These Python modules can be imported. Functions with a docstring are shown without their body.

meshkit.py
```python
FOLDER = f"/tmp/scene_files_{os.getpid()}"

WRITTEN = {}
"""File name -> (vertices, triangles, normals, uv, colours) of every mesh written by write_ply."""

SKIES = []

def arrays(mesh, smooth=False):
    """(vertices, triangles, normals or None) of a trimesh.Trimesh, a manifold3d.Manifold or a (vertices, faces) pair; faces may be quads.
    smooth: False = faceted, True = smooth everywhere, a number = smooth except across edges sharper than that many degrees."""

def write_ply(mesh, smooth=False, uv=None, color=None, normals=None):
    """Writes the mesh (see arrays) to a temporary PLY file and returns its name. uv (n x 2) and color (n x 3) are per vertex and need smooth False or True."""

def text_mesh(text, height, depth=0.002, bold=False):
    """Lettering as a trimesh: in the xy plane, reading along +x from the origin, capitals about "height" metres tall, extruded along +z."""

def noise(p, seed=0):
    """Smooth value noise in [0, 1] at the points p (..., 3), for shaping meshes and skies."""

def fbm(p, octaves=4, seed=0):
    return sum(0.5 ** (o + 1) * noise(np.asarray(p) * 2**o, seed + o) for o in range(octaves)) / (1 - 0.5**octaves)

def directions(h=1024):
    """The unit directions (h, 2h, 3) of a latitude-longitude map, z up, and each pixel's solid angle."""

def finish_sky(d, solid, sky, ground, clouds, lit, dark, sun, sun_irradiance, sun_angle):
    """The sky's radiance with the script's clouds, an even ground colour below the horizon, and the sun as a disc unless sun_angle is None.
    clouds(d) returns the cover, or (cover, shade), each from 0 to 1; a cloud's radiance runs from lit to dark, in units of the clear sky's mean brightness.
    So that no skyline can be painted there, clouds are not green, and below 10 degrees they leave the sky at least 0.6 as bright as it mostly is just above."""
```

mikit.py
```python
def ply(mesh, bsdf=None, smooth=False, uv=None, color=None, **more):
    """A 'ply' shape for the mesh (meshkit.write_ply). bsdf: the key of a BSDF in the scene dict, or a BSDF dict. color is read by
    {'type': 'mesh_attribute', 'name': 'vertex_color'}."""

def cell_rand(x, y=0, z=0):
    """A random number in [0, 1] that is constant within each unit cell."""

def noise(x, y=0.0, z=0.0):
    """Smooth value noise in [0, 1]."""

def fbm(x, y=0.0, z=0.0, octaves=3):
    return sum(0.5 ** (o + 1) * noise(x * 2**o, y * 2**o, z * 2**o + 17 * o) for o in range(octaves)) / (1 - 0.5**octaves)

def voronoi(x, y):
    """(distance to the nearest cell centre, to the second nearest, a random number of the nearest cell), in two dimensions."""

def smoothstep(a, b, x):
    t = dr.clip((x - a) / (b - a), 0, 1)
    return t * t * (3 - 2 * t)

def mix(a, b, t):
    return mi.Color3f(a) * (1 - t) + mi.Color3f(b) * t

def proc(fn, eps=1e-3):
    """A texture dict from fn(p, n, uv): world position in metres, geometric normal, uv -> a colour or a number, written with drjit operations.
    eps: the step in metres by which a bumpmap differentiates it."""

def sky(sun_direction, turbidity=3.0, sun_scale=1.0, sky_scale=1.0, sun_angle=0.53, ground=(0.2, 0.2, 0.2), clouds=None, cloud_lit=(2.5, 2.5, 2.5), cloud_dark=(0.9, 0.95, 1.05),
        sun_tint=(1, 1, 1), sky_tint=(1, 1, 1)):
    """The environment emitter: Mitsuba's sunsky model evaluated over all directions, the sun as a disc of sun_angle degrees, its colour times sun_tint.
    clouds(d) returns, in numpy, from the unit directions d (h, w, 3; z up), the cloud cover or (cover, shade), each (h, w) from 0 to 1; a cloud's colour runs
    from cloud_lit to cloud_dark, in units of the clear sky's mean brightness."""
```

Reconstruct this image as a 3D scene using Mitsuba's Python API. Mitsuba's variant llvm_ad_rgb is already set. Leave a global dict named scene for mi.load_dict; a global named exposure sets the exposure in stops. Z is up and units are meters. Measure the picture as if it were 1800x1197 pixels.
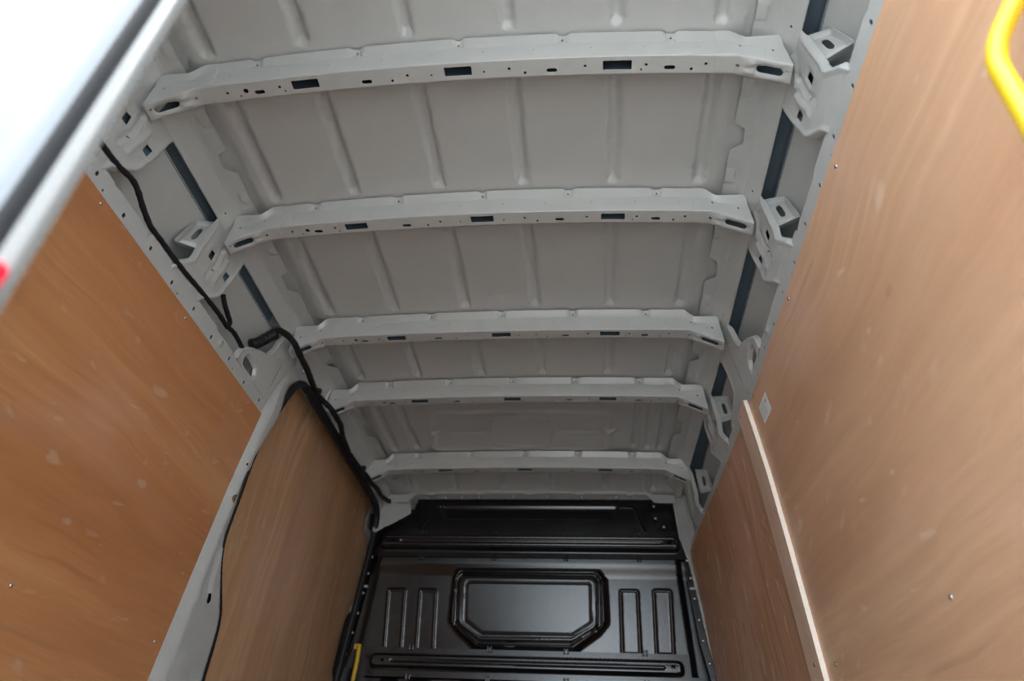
import math, numpy as np, trimesh, shapely, mitsuba as mi, drjit as dr, mikit
from shapely.geometry import Polygon, LineString, Point, box as sbox
from shapely.ops import unary_union
from scipy.spatial import Delaunay, cKDTree
import meshkit

scene, labels = {}, {}
T = mi.ScalarTransform4f

# ------------------------------------------------------------------ camera, sky, exposure
CAM_R = np.array([[0.9944885409590295, 0.09434661920723159, 0.04573026727831798],
                  [-0.02136748135677822, 0.6093965289673422, -0.7925776310387666],
                  [-0.10264488609594, 0.787232231254997, 0.6080538145852147]])   # rows: right, down, forward
CAM_C = np.array([0.27662111079657337, 0.0, 0.0])
FOCAL = 1200.0
_m = np.eye(4)
_m[:3, 0], _m[:3, 1], _m[:3, 2], _m[:3, 3] = -CAM_R[0], -CAM_R[1], CAM_R[2], CAM_C
scene['camera'] = {'type': 'thinlens', 'to_world': T(_m.tolist()), 'fov': 2 * math.degrees(math.atan(900 / FOCAL)), 'fov_axis': 'x',
                   'aperture_radius': 0.0045, 'focus_distance': 1.9, 'near_clip': 0.02, 'far_clip': 500.0}


def overcast(d):
    x, y, z = d[..., 0], d[..., 1], np.clip(d[..., 2], 0, 1)
    pts = np.stack([x * 2.2 / (z + .35), y * 2.2 / (z + .35), z * 0], -1)
    n = meshkit.fbm(pts.reshape(-1, 3)).reshape(x.shape)
    return np.clip(.92 + .1 * n, 0, 1), np.clip(.25 + .35 * n, 0, 1)


SUN = 1.1
scene['sky'] = mikit.sky((0.05, -0.45, 0.89), turbidity=4.0, sun_scale=SUN, sky_scale=1.0, ground=(.3, .3, .3), clouds=overcast,
                         cloud_lit=(9.0, 10.2, 11.2), cloud_dark=(7.6, 8.7, 9.7), sun_tint=(.90, .97, 1.08))

exposure = 2.1


# ------------------------------------------------------------------ measuring helpers (pixel of the photograph -> point on a surface)
def ray(px, py):
    return np.array([(px - 900) / FOCAL, (py - 598.5) / FOCAL, 1.0]) @ CAM_R


def onp(px, py, ax, val):
    d = ray(px, py)
    return CAM_C + (val - CAM_C[ax]) / d[ax] * d


SX = np.array([[-.6, .872], [0., .862], [.37, .842], [.69, .822], [.9, .806], [1.05, .790], [1.13, .780], [1.2, .772], [1.328, .757], [1.41, .748], [1.5, .74]])


def sstep(a, b, x):
    t = np.clip((x - a) / (b - a), 0, 1)
    return t * t * (3 - 2 * t)


def xs(z, y=1.0):
    return np.interp(z, SX[:, 0], SX[:, 1]) - .022 * sstep(1.9, 3.2, y)


def onside(px, py, side, off=0.0):
    d = ray(px, py)
    p = CAM_C + (side * .775 - CAM_C[0]) / d[0] * d
    for _ in range(25):
        p = CAM_C + (side * (xs(p[2], p[1]) - off) - CAM_C[0]) / d[0] * d
    return p


def crown(y):
    return np.interp(y, [.3, .84, 1.28, 1.8, 2.9, 3.2], [.05, .045, .030, .015, .011, .008])


def zr(x, y):      # height of the lip line under the roof skin
    return 1.49 + crown(y) * (1 - (np.asarray(x) / .61) ** 2) - .055 * sstep(2.93, 3.2, y)


def zb(x, y):      # height of the underside of the bows
    return 1.42 + crown(y) * .9 * (1 - (np.asarray(x) / .63) ** 2)


def onroof(px, py, dz=0.012):
    z = 1.5
    for _ in range(12):
        p = onp(px, py, 2, z)
        z = float(zr(p[0], p[1])) + dz
    return p


# ------------------------------------------------------------------ mesh helpers
def tri(poly, h, lines=()):
    """Triangulates a polygon with points every h, following the given lines."""
    poly = poly.buffer(0)
    bnd = []
    for g in (poly.geoms if hasattr(poly, 'geoms') else [poly]):
        for ring in [g.exterior, *g.interiors]:
            bnd.append(shapely.get_coordinates(shapely.segmentize(ring, h))[:-1])
    bnd = np.vstack(bnd)
    pts = [bnd]
    bt = cKDTree(bnd)
    lp = []
    for l in lines:
        n = max(2, int(l.length / (h * .8)))
        c = shapely.get_coordinates(shapely.line_interpolate_point(l, np.linspace(0, l.length, n + 1)))
        lp.append(c)
    if lp:
        lp = np.vstack(lp)
        lp = lp[shapely.contains_xy(poly, lp[:, 0], lp[:, 1])]
        if len(lp):
            lp = lp[bt.query(lp)[0] > .3 * h]
            pts.append(lp)
    x0, y0, x1, y1 = poly.bounds
    gx, gy = np.meshgrid(np.arange(x0, x1, h), np.arange(y0, y1, h * .866))
    gx = gx + (np.arange(gx.shape[0]) % 2)[:, None] * h / 2
    g = np.stack([gx.ravel(), gy.ravel()], 1)
    g = g[shapely.contains_xy(poly, g[:, 0], g[:, 1])]
    if len(g):
        d = cKDTree(np.vstack(pts)).query(g)[0]
        ok = d > .5 * h
        if len(lp):
            ok &= cKDTree(lp).query(g)[0] > .85 * h
        pts.append(g[ok])
    v = np.vstack(pts)
    f = Delaunay(v).simplices
    c = v[f].mean(1)
    a = np.abs(np.cross(v[f[:, 1]] - v[f[:, 0]], v[f[:, 2]] - v[f[:, 0]]))
    f = f[shapely.contains_xy(poly, c[:, 0], c[:, 1]) & (a > 1e-10)]
    s = np.cross(v[f[:, 1]] - v[f[:, 0]], v[f[:, 2]] - v[f[:, 0]])
    f[s < 0] = f[s < 0][:, ::-1]
    return v, f


def vnormals(v, f):
    n = np.zeros_like(v)
    c = np.cross(v[f[:, 1]] - v[f[:, 0]], v[f[:, 2]] - v[f[:, 0]])
    for k in range(3):
        np.add.at(n, f[:, k], c)
    return n / np.maximum(np.linalg.norm(n, axis=1, keepdims=True), 1e-12)


def sheet(poly, h, fn, t=.0015, lines=(), ref=None, split=False):
    """A pressed sheet of thickness t: the polygon in (u, v) mapped by fn; its back lies away from ref (or from the van's axis)."""
    uv, f = tri(poly, h, lines)
    v = fn(uv[:, 0], uv[:, 1])
    n = vnormals(v, f)
    r = np.stack([v[:, 0] * 0, v[:, 1], v[:, 0] * 0 + .6], 1) if ref is None else np.asarray(ref, float)[None]
    if (n * (r - v)).sum() < 0:
        n, f = -n, f[:, ::-1]
    if not t:
        return trimesh.Trimesh(v, f, process=False)
    b = v - n * t
    e = np.vstack([f[:, [0, 1]], f[:, [1, 2]], f[:, [2, 0]]])
    key = np.sort(e, 1)
    _, idx, cnt = np.unique(key, axis=0, return_index=True, return_counts=True)
    e = e[idx[cnt == 1]]
    N = len(v)
    wv = np.vstack([v[e[:, 0]], v[e[:, 1]], b[e[:, 1]], b[e[:, 0]]])
    k = np.arange(len(e))
    m = len(e)
    wf = np.vstack([np.stack([k, k + 3 * m, k + 2 * m], 1), np.stack([k, k + 2 * m, k + m], 1)]) + 2 * N
    if split:
        return trimesh.Trimesh(np.vstack([v, wv]), np.vstack([f, wf - N]), process=False), trimesh.Trimesh(b, f[:, ::-1], process=False)
    return trimesh.Trimesh(np.vstack([v, b, wv]), np.vstack([f, f[:, ::-1] + N, wf]), process=False)


def rbox(sx, sy, sz, r=.003, at=(0, 0, 0), seg=2):
    """A box with rounded edges."""
    p = sbox(-sx / 2 + r, -sy / 2 + r, sx / 2 - r, sy / 2 - r)
    rings = []
    for k in range(seg + 1):
        a = math.pi / 2 * k / seg
        rings.append((r * math.sin(a), -sz / 2 + r - r * math.cos(a)))
    prof = rings + [(q, -z) for q, z in rings[::-1]]
    n = 4 * (seg + 1)
    corners = [(sx / 2 - r, sy / 2 - r, 0), (-sx / 2 + r, sy / 2 - r, 1), (-sx / 2 + r, -sy / 2 + r, 2), (sx / 2 - r, -sy / 2 + r, 3)]
    V = []
    for q, z in prof:
        for cx, cy, k in corners:
            for j in range(seg + 1):
                a = math.pi / 2 * (k + j / seg)
                V.append((cx + q * math.cos(a), cy + q * math.sin(a), z))
    F = []
    for i in range(len(prof) - 1):
        for j in range(n):
            a, b = i * n + j, i * n + (j + 1) % n
            F += [(a, b, b + n), (a, b + n, a + n)]
    F += [(0, j + 1, j) for j in range(1, n - 1)]
    o = (len(prof) - 1) * n
    F += [(o, o + j, o + j + 1) for j in range(1, n - 1)]
    return trimesh.Trimesh(np.array(V) + at, F, process=False)


def spline(pts, n=60):
    p = np.asarray(pts, float)
    d = np.concatenate([[0], np.cumsum(np.linalg.norm(np.diff(p, axis=0), axis=1))])
    from scipy.interpolate import PchipInterpolator
    return PchipInterpolator(d, p)(np.linspace(0, d[-1], n))


def tube(path, r, k=12, flat=None, cap=True):
    """A tube of radius r (a number or one per point) along a path; flat = (axis, factor) squeezes its section along that axis."""
    p = np.asarray(path, float)
    n = len(p)
    t = np.gradient(p, axis=0)
    t /= np.linalg.norm(t, axis=1, keepdims=True) + 1e-12
    r = np.broadcast_to(r, (n,))
    u = np.cross(t[0], [0, 0, 1.0])
    if np.linalg.norm(u) < .1:
        u = np.cross(t[0], [1.0, 0, 0])
    V = []
    for i in range(n):
        u = u - t[i] * (u @ t[i])
        u /= np.linalg.norm(u)
        w = np.cross(t[i], u)
        a = np.linspace(0, 2 * math.pi, k, endpoint=False)
        o = r[i] * (np.cos(a)[:, None] * u + np.sin(a)[:, None] * w)
        if flat:
            o[:, flat[0]] *= flat[1]
        V.append(p[i] + o)
    V = np.vstack(V)
    F = []
    for i in range(n - 1):
        for j in range(k):
            a, b = i * k + j, i * k + (j + 1) % k
            F += [(a, b, b + k), (a, b + k, a + k)]
    if cap:
        V = np.vstack([V, p[0], p[-1]])
        F += [(n * k, (j + 1) % k, j) for j in range(k)] + [(n * k + 1, (n - 1) * k + j, (n - 1) * k + (j + 1) % k) for j in range(k)]
    return trimesh.Trimesh(V, F, process=False)


def lathe(prof, at, axis, k=14):
    """A turned piece: profile (radius, height) around the axis direction at a point."""
    a = np.linspace(0, 2 * math.pi, k, endpoint=False)
    z = np.asarray(axis, float) / np.linalg.norm(axis)
    u = np.cross(z, [0.3, .2, .9])
    u /= np.linalg.norm(u)
    w = np.cross(z, u)
    V = np.vstack([np.asarray(at) + h * z + r * (np.cos(a)[:, None] * u + np.sin(a)[:, None] * w) for r, h in prof])
    F = []
    for i in range(len(prof) - 1):
        for j in range(k):
            p, q = i * k + j, i * k + (j + 1) % k
            F += [(p, q, q + k), (p, q + k, p + k)]
    return trimesh.Trimesh(V, F, process=False)


cat = trimesh.util.concatenate


def numbered(name):
    used = {k[:len(name)] if k == name else '' for k in scene} | {k for k in labels}
    taken = lambda q: q in labels or q in scene or any(k.startswith(q + '__') for k in scene)
    if not taken(name):
        return name
    i = 1
    while taken(f'{name}_{i:03d}'):
        i += 1
    return f'{name}_{i:03d}'


def part(parent, name, mesh, bsdf, smooth=True, label=None):
    key = numbered(parent + '__' + name)
    scene[key] = mikit.ply(mesh, bsdf, smooth)
    if label:
        labels[key] = {'label': label}
    return key


def thing(name, label, cat_, group=None, kind=None):
    key = numbered(name)
    labels[key] = {'label': label, 'category': cat_}
    if group:
        labels[key]['group'] = group
    if kind:
        labels[key]['kind'] = kind
    return key


def single(name, mesh, bsdf, label, cat_, group=None, kind=None, smooth=True):
    key = thing(name, label, cat_, group, kind)
    scene[key] = mikit.ply(mesh, bsdf, smooth)
    return key


def capsule_d(y, z, a, b):
    """Distance of points to a segment."""
    a, b = np.asarray(a, float), np.asarray(b, float)
    d = b - a
    t = np.clip(((y - a[0]) * d[0] + (z - a[1]) * d[1]) / (d @ d), 0, 1)
    return np.hypot(y - a[0] - t * d[0], z - a[1] - t * d[1])


def circ(x, y, r, q=3):
    return Point(x, y).buffer(r, quad_segs=q)


def slot(x, y, L, W, ang=0):
    l = LineString([(-(L - W) / 2, 0), ((L - W) / 2, 0)]).buffer(W / 2, quad_segs=6)
    return shapely.affinity.translate(shapely.affinity.rotate(l, ang, origin=(0, 0)), x, y)


import shapely.affinity


# ------------------------------------------------------------------ materials
def P(**k):
    return {'type': 'twosided', 'bsdf': {'type': 'principled', **k}}


def rgb(*c):
    return {'type': 'rgb', 'value': list(c)}


scene['paint'] = P(base_color=rgb(.45, .46, .45), roughness=.32, specular=.5, clearcoat=.8, clearcoat_gloss=.93)
scene['hole_shade'] = P(base_color=rgb(.085, .125, .155), roughness=.5, specular=.4)  # blue-grey that carries the shade seen inside holes and hollow sections
scene['cavity_shade'] = P(base_color=rgb(.15, .20, .24), roughness=.45, specular=.4)  # lighter copy of that blue-grey, shade of the side cavity put into the colour
scene['black_steel'] = {'type': 'twosided', 'bsdf': {'type': 'roughplastic', 'distribution': 'beckmann', 'alpha': .085, 'int_ior': 1.85, 'diffuse_reflectance': rgb(.006, .0065, .008)}}
scene['rubber'] = P(base_color=rgb(.012, .013, .016), roughness=.5, specular=.35)
scene['black_plastic'] = P(base_color=rgb(.010, .011, .013), roughness=.45, specular=.4)
scene['tape'] = P(base_color=rgb(.010, .011, .014), roughness=.6, specular=.3)
scene['zinc'] = P(base_color=rgb(.62, .63, .65), roughness=.3, metallic=1.0)
scene['yellow_paint'] = P(base_color=rgb(.62, .40, .008), roughness=.3, specular=.5, clearcoat=.6)
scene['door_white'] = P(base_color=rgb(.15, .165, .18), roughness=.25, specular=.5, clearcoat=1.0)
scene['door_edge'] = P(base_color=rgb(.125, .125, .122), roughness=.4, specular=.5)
scene['red_plastic'] = P(base_color=rgb(.72, .008, .03), roughness=.25, specular=.5)
scene['concrete'] = P(base_color={**mikit.proc(lambda p, n, uv: mikit.mix((.34, .34, .33), (.44, .44, .43), mikit.fbm(p.x * 3, p.y * 3)))}, roughness=.9)


def wood(lo, mid, hi, seed, along_y=True, scuff=.5, pink=(.72, .45, .36)):
    def fn(p, n, uv):
        a, b = (p.y, p.z) if along_y else (p.z, p.y)
        side = seed * 7.3
        warp = mikit.fbm(a * 1.3 + side, b * 2.0, side) - .5
        bb = b + .12 * warp + .05 * (mikit.fbm(a * 3 + side, b * 5, 3) - .5)
        broad = mikit.fbm(a * .9 + side, bb * 7, side, 3)
        fine = mikit.fbm(a * 3 + side, bb * 60, side + 5, 3)
        vfine = mikit.noise(a * 14 + side, bb * 420, side)
        c = mikit.mix(lo, mid, mikit.smoothstep(.25, .6, broad))
        c = mikit.mix(c, hi, mikit.smoothstep(.5, .8, broad * .75 + fine * .25) * .8)
        c = mikit.mix(c, pink, .28 * mikit.smoothstep(.5, .75, mikit.fbm(a * 2.2 + side, b * 4 + 9, side)))
        c = c * (.9 + .2 * fine) * (.96 + .08 * vfine)
        dark = mikit.smoothstep(.70, .80, mikit.fbm(a * 2.0 + side + 31, bb * 34, side + 2, 2))
        c = c * (1 - .12 * dark)
        knot = mikit.smoothstep(.86, .95, mikit.noise(a * 9 + side, b * 16, side + 40))
        c = mikit.mix(c, (.42, .16, .07), .5 * knot)
        s1 = mikit.smoothstep(.66, .82, mikit.fbm((a - b * .6) * 9 + side, (b + a * .35) * 26, side + 11, 3))
        s2 = mikit.smoothstep(.70, .8, mikit.fbm((a + b * .5) * 12 + side, (b - a * .3) * 34, side + 21, 3))
        c = mikit.mix(c, (.80, .66, .54), scuff * dr.maximum(s1 * .6, s2 * .6))
        return c
    return {'type': 'twosided', 'bsdf': {'type': 'principled', 'base_color': mikit.proc(fn), 'roughness': .42, 'specular': .4}}


scene['ply_left'] = wood((.43, .18, .07), (.51, .225, .093), (.57, .29, .13), 1, scuff=.35)
scene['ply_right'] = wood((.52, .285, .165), (.60, .35, .21), (.67, .43, .265), 2, scuff=.45)
scene['ply_front'] = wood((.46, .24, .13), (.49, .26, .14), (.53, .29, .16), 3, along_y=False, scuff=.45)
scene['ply_door'] = wood((.50, .28, .15), (.58, .34, .185), (.66, .43, .25), 4, along_y=False, scuff=.3)
scene['ply_strip'] = wood((.62, .42, .31), (.68, .48, .36), (.74, .55, .42), 5, along_y=False, scuff=.3)


def ply_edge(p, n, uv):      # the light and dark veneers that show on a sawn plywood edge
    k = dr.abs(p.x) * 330
    v = k - dr.floor(k)
    return mikit.mix((.96, .88, .78), (.74, .50, .32), mikit.smoothstep(.42, .48, v) * (1 - mikit.smoothstep(.52, .58, v)))


scene['ply_edge'] = P(base_color=mikit.proc(ply_edge), roughness=.5)
scene['floor_mat'] = P(base_color=rgb(.20, .20, .205), roughness=.6)
scene['sticker_white'] = P(base_color=rgb(.78, .78, .76), roughness=.5)
scene['ink'] = P(base_color=rgb(.12, .12, .13), roughness=.6)
scene['ink_grey'] = P(base_color=rgb(.42, .43, .44), roughness=.6)

# ------------------------------------------------------------------ the shell: ground, floor, roof, sides
Y0, YB = .32, 3.15            # the rear aperture and the bulkhead
ZF = -.57                     # load floor
single('ground', trimesh.Trimesh([[-40, -60, -1.25], [40, -60, -1.25], [40, 20, -1.25], [-40, 20, -1.25]], [[0, 1, 2], [0, 2, 3]], process=False),
       'concrete', 'grey concrete yard under the van', 'ground', kind='structure')
single('floor', rbox(1.76, 2.95, .03, at=(0, 1.75, ZF - .015)), 'floor_mat', 'plain grey load floor of the van', 'floor', kind='structure', smooth=30)

BOWS = [.838, 1.286, 1.802, 2.206, 2.797]       # y of the rear lower edge of each bow
CR = 'ceiling'
thing(CR, 'pale grey painted steel roof skin with pressed ribs between the bows', 'ceiling', kind='structure')

RIBS = [-.60, -.37, -.12, .12, .37, .60]
EDGE = .72


def roof_bay(y0, y1, rib_y0, rib_y1, h=.009, extra=None, ribs=RIBS):
    lines = []
    for c in ribs:
        for o in (-.0165, -.0105, .0105, .0165):
            lines.append(LineString([(c + o, y0), (c + o, y1)]))
    for s in (-1, 1):
        lines += [LineString([(s * q, y0), (s * q, y1)]) for q in (.645, .655)]
    lines += [LineString([(-EDGE, q), (EDGE, q)]) for q in (rib_y0 - .012, rib_y0, rib_y1, rib_y1 + .02) if y0 < q < y1]
    if extra:
        lines += extra[1]

    def fn(x, y):
        z = zr(x, y) + .012
        ramp = sstep(rib_y0 - .012, rib_y0, y) * (1 - sstep(rib_y1, rib_y1 + .02, y))
        for c in ribs:
            z = z + .013 * ramp * (1 - sstep(.0105, .0165, np.abs(x - c)))
        z = z + .006 * sstep(.64, .66, np.abs(x))
        if extra:
            z = z + extra[0](x, y)
        return np.stack([x, y, z], 1)

    part(CR, 'roof_panel', sheet(sbox(-EDGE, y0, EDGE, y1), h, fn, t=.001, lines=lines), 'paint')


roof_bay(.28, BOWS[0] + .03, .2, BOWS[0] - .045)
roof_bay(BOWS[0] + .03, BOWS[1] + .03, .5, BOWS[1] - .045)
roof_bay(BOWS[1] + .03, BOWS[2] + .03, .9, BOWS[2] - .045)
roof_bay(BOWS[2] + .03, BOWS[3] + .03, BOWS[2] + .075, BOWS[3] - .045)


def emboss_e():
    rp = lambda l: [tuple(onroof(600 + a / 2.993, 400 + b / 2.993)[:2]) for a, b in l]
    rect = Polygon(rp([(490, 985), (1400, 985), (1412, 1176), (478, 1176)])).buffer(-.04).buffer(.04, quad_segs=6)
    big = Polygon(rp([(365, 930), (1560, 930), (1560, 1210), (365, 1210)])).buffer(-.06).buffer(.06, quad_segs=6)
    oc = Polygon(rp([(805, 1012), (960, 1000), (1078, 1010), (1116, 1085), (1085, 1150), (960, 1162), (815, 1145), (775, 1085)])).buffer(-.01).buffer(.01)
    sl = [LineString(rp([(552, 1085), (733, 1086)])), LineString(rp([(1163, 1080), (1348, 1080)]))]
    cl = [LineString(rp([(470, 1082), (505, 1082)])), LineString(rp([(1393, 1074), (1430, 1074)]))]
    lines = [rect.boundary, rect.buffer(.012).boundary, rect.buffer(-.012).boundary, oc.boundary, oc.buffer(.006).boundary, oc.buffer(-.006).boundary,
             big.boundary, big.buffer(.01).boundary]

    def add(x, y):
        pts = shapely.points(x, y)
        d = shapely.distance(rect.boundary, pts)
        z = -.010 * (1 - sstep(.005, .015, d))
        z = z - .007 * (1 - sstep(.002, .008, shapely.distance(oc.boundary, pts)))
        for l in sl:
            z = z + .006 * (1 - sstep(.002, .010, shapely.distance(l, pts)))
        for l in cl:
            z = z - .012 * (1 - sstep(.004, .014, shapely.distance(l, pts)))
        inside = shapely.contains_xy(big, x, y)
        db = shapely.distance(big.boundary, pts)
        return z + .008 * np.where(inside, sstep(0, .010, db), 0)
    return add, lines


roof_bay(BOWS[3] + .03, BOWS[4] + .03, BOWS[3] - .1, BOWS[4] - .045, extra=emboss_e(), ribs=[-.60, -.5, .5, .555, .61])
roof_bay(BOWS[4] + .03, YB + .06, BOWS[4] + .14, 3.09, ribs=[-.60, -.56, -.37, -.12, .12, .37, .56, .60])


def outer_roof(x, y):
    return np.stack([x, y, zr(np.clip(x, -.7, .7), y) + .034 + 0 * x], 1)


part(CR, 'outer_skin', sheet(sbox(-.82, .26, .82, 3.40), .08, outer_roof, t=.002), 'paint')


# cant rails: the folded inner edge of the roof with its spot-weld tabs
def cant_profile(s):
    pts = np.array([[.650, 1.489], [.668, 1.482], [.705, 1.470], [.716, 1.464], [.735, 1.437], [.742, 1.428], [.746, 1.421], [.750, 1.419], [.753, 1.426]])
    d = np.concatenate([[0], np.cumsum(np.linalg.norm(np.diff(pts, axis=0), axis=1))])
    return np.interp(s, d, pts[:, 0]), np.interp(s, d, pts[:, 1]), d


def cant_rail(side, wall, y0, y1):
    _, _, D = cant_profile(0)
    s0, s1 = D[1], D[-1]
    poly = sbox(y0, s0 - .004, y1, s1)
    bays = [(.40, BOWS[0])] + list(zip(BOWS[:-1], BOWS[1:])) + [(BOWS[4], 3.15)]
    tabs = []
    lines = [LineString([(y0, q + o), (y1, q + o)]) for q in D[2:-1] for o in (-.0012, .0012)]
    for a, b in bays:
        L = b - a
        ya, yb_ = a + .36 * L, a + .72 * L
        if L > .3:
            n = Polygon([(ya + .055, s0 - .01), (ya + .07, s0 + .022), (yb_ - .05, s0 + .026), (yb_ - .018, s0 - .01)])
            poly = poly.difference(n.buffer(.004).buffer(-.004))
        tabs += [a + .27 * L, b - .15 * L] if L > .3 else [a + .5 * L]
    tabs = [t for t in tabs if y0 + .02 < t < y1 - .02]
    for b in BOWS:
        for q in (b - .045, b + .075):
            if y0 + .01 < q < y1 - .01:
                poly = poly.difference(circ(q, D[4] - .004, .003))
    for t in tabs:
        lines += [sbox(t - .016, s0 - .01, t + .016, s0 + .016).buffer(.003, quad_segs=5).boundary, sbox(t - .016, s0 - .01, t + .016, s0 + .016).buffer(.0075, quad_segs=5).boundary, circ(t, s0 + .012, .006, 5).boundary]

    def fn(y, s):
        x, z, _ = cant_profile(s)
        x = x - .022 * sstep(1.9, 3.2, y)
        z = z - .055 * sstep(2.93, 3.2, y) * 0
        for t in tabs:
            d = np.maximum(np.abs(y - t) - .016, 0) ** 2 + np.maximum(s - s0 - .016, 0) ** 2
            d = np.sqrt(d)
            z = z - .0042 * (1 - sstep(.003, .0075, d))
            z = z + .0028 * (1 - sstep(.004, .0065, np.hypot(y - t, s - s0 - .012)))
        return np.stack([side * x, y, z], 1)
    part(wall, 'cant_rail', sheet(poly, .007, fn, t=.0015, lines=lines), 'paint')


for side, wall in ((-1, 'wall_left'), (1, 'wall_right')):
    thing(wall, f'{"left" if side < 0 else "right"} side of the van body with grey painted rails and pillars above the plywood', 'wall', kind='structure')
    cant_rail(side, wall, .30, 3.20)

# ------------------------------------------------------------------ side rails, pillars and their windows
G_REAR = [(-.072, 1.425), (-.070, 1.405), (-.072, 1.36), (-.075, 1.31), (-.079, 1.275), (-.087, 1.248), (-.105, 1.226), (-.125, 1.203), (-.13, 1.178)]
G_FRONT = [(.117, 1.428), (.114, 1.39), (.108, 1.34), (.101, 1.305), (.092, 1.273), (.075, 1.24), (.05, 1.215), (.025, 1.194), (.022, 1.178)]


def arr(l, dy):
    return [(a + dy, b) for a, b in l]


R2 = lambda l, x0=1260, y0=300, s=5.987: [(lambda p: (p[1] - 1.31, p[2]))(onside(x0 + a / s, y0 + b / s, 1)) for a, b in l]
DIAMOND = [R2([(511, 618), (541, 690), (523, 745), (493, 660)]), R2([(440, 876), (467, 940), (454, 995), (420, 930)])]
RIDGE = [R2([(432, 775), (480, 870), (560, 995)]), R2([(300, 235), (365, 360), (425, 500), (432, 600), (428, 690)])]
STEP = [R2([(450, 640), (500, 790), (600, 915)])]
DOTS = R2([(528, 851), (352, 228), (243, 660), (768, 893)])


def sheet_side(side, wall, name, poly, lines=(), disp=None, base=0.0, h=.005, t=.0018, lips=None):
    """Pressed sheet on the side surface; disp(y, z) pushes it towards the cabin; lips: outlines at which the sheet rolls away outwards."""
    def fn(y, z):
        d = np.full(len(y), base)
        if lips is not None:
            e = shapely.distance(lips, shapely.points(y, z))
            d = d + (.005 * (1 - sstep(.006, .018, e)) - .016 * (1 - np.clip(e / .010, 0, 1)) ** 2) * sstep(1.432, 1.385, z)
        if disp is not None:
            d = d + disp(y, z)
        return np.stack([side * (xs(z, y) - d), y, z], 1)
    ln = list(lines)
    if lips is not None:
        ln += [lips.buffer(q).boundary for q in (.004, .008, .012)]
    return part(wall, name, sheet(poly, h, fn, t=t, lines=ln), 'paint')


def ridge_disp(paths, amp, w):
    def f(y, z):
        d = np.full(len(y), 9.0)
        for p in paths:
            for a, b in zip(p[:-1], p[1:]):
                d = np.minimum(d, capsule_d(y, z, a, b))
        return amp * (1 - sstep(w * .25, w, d))
    return f


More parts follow.
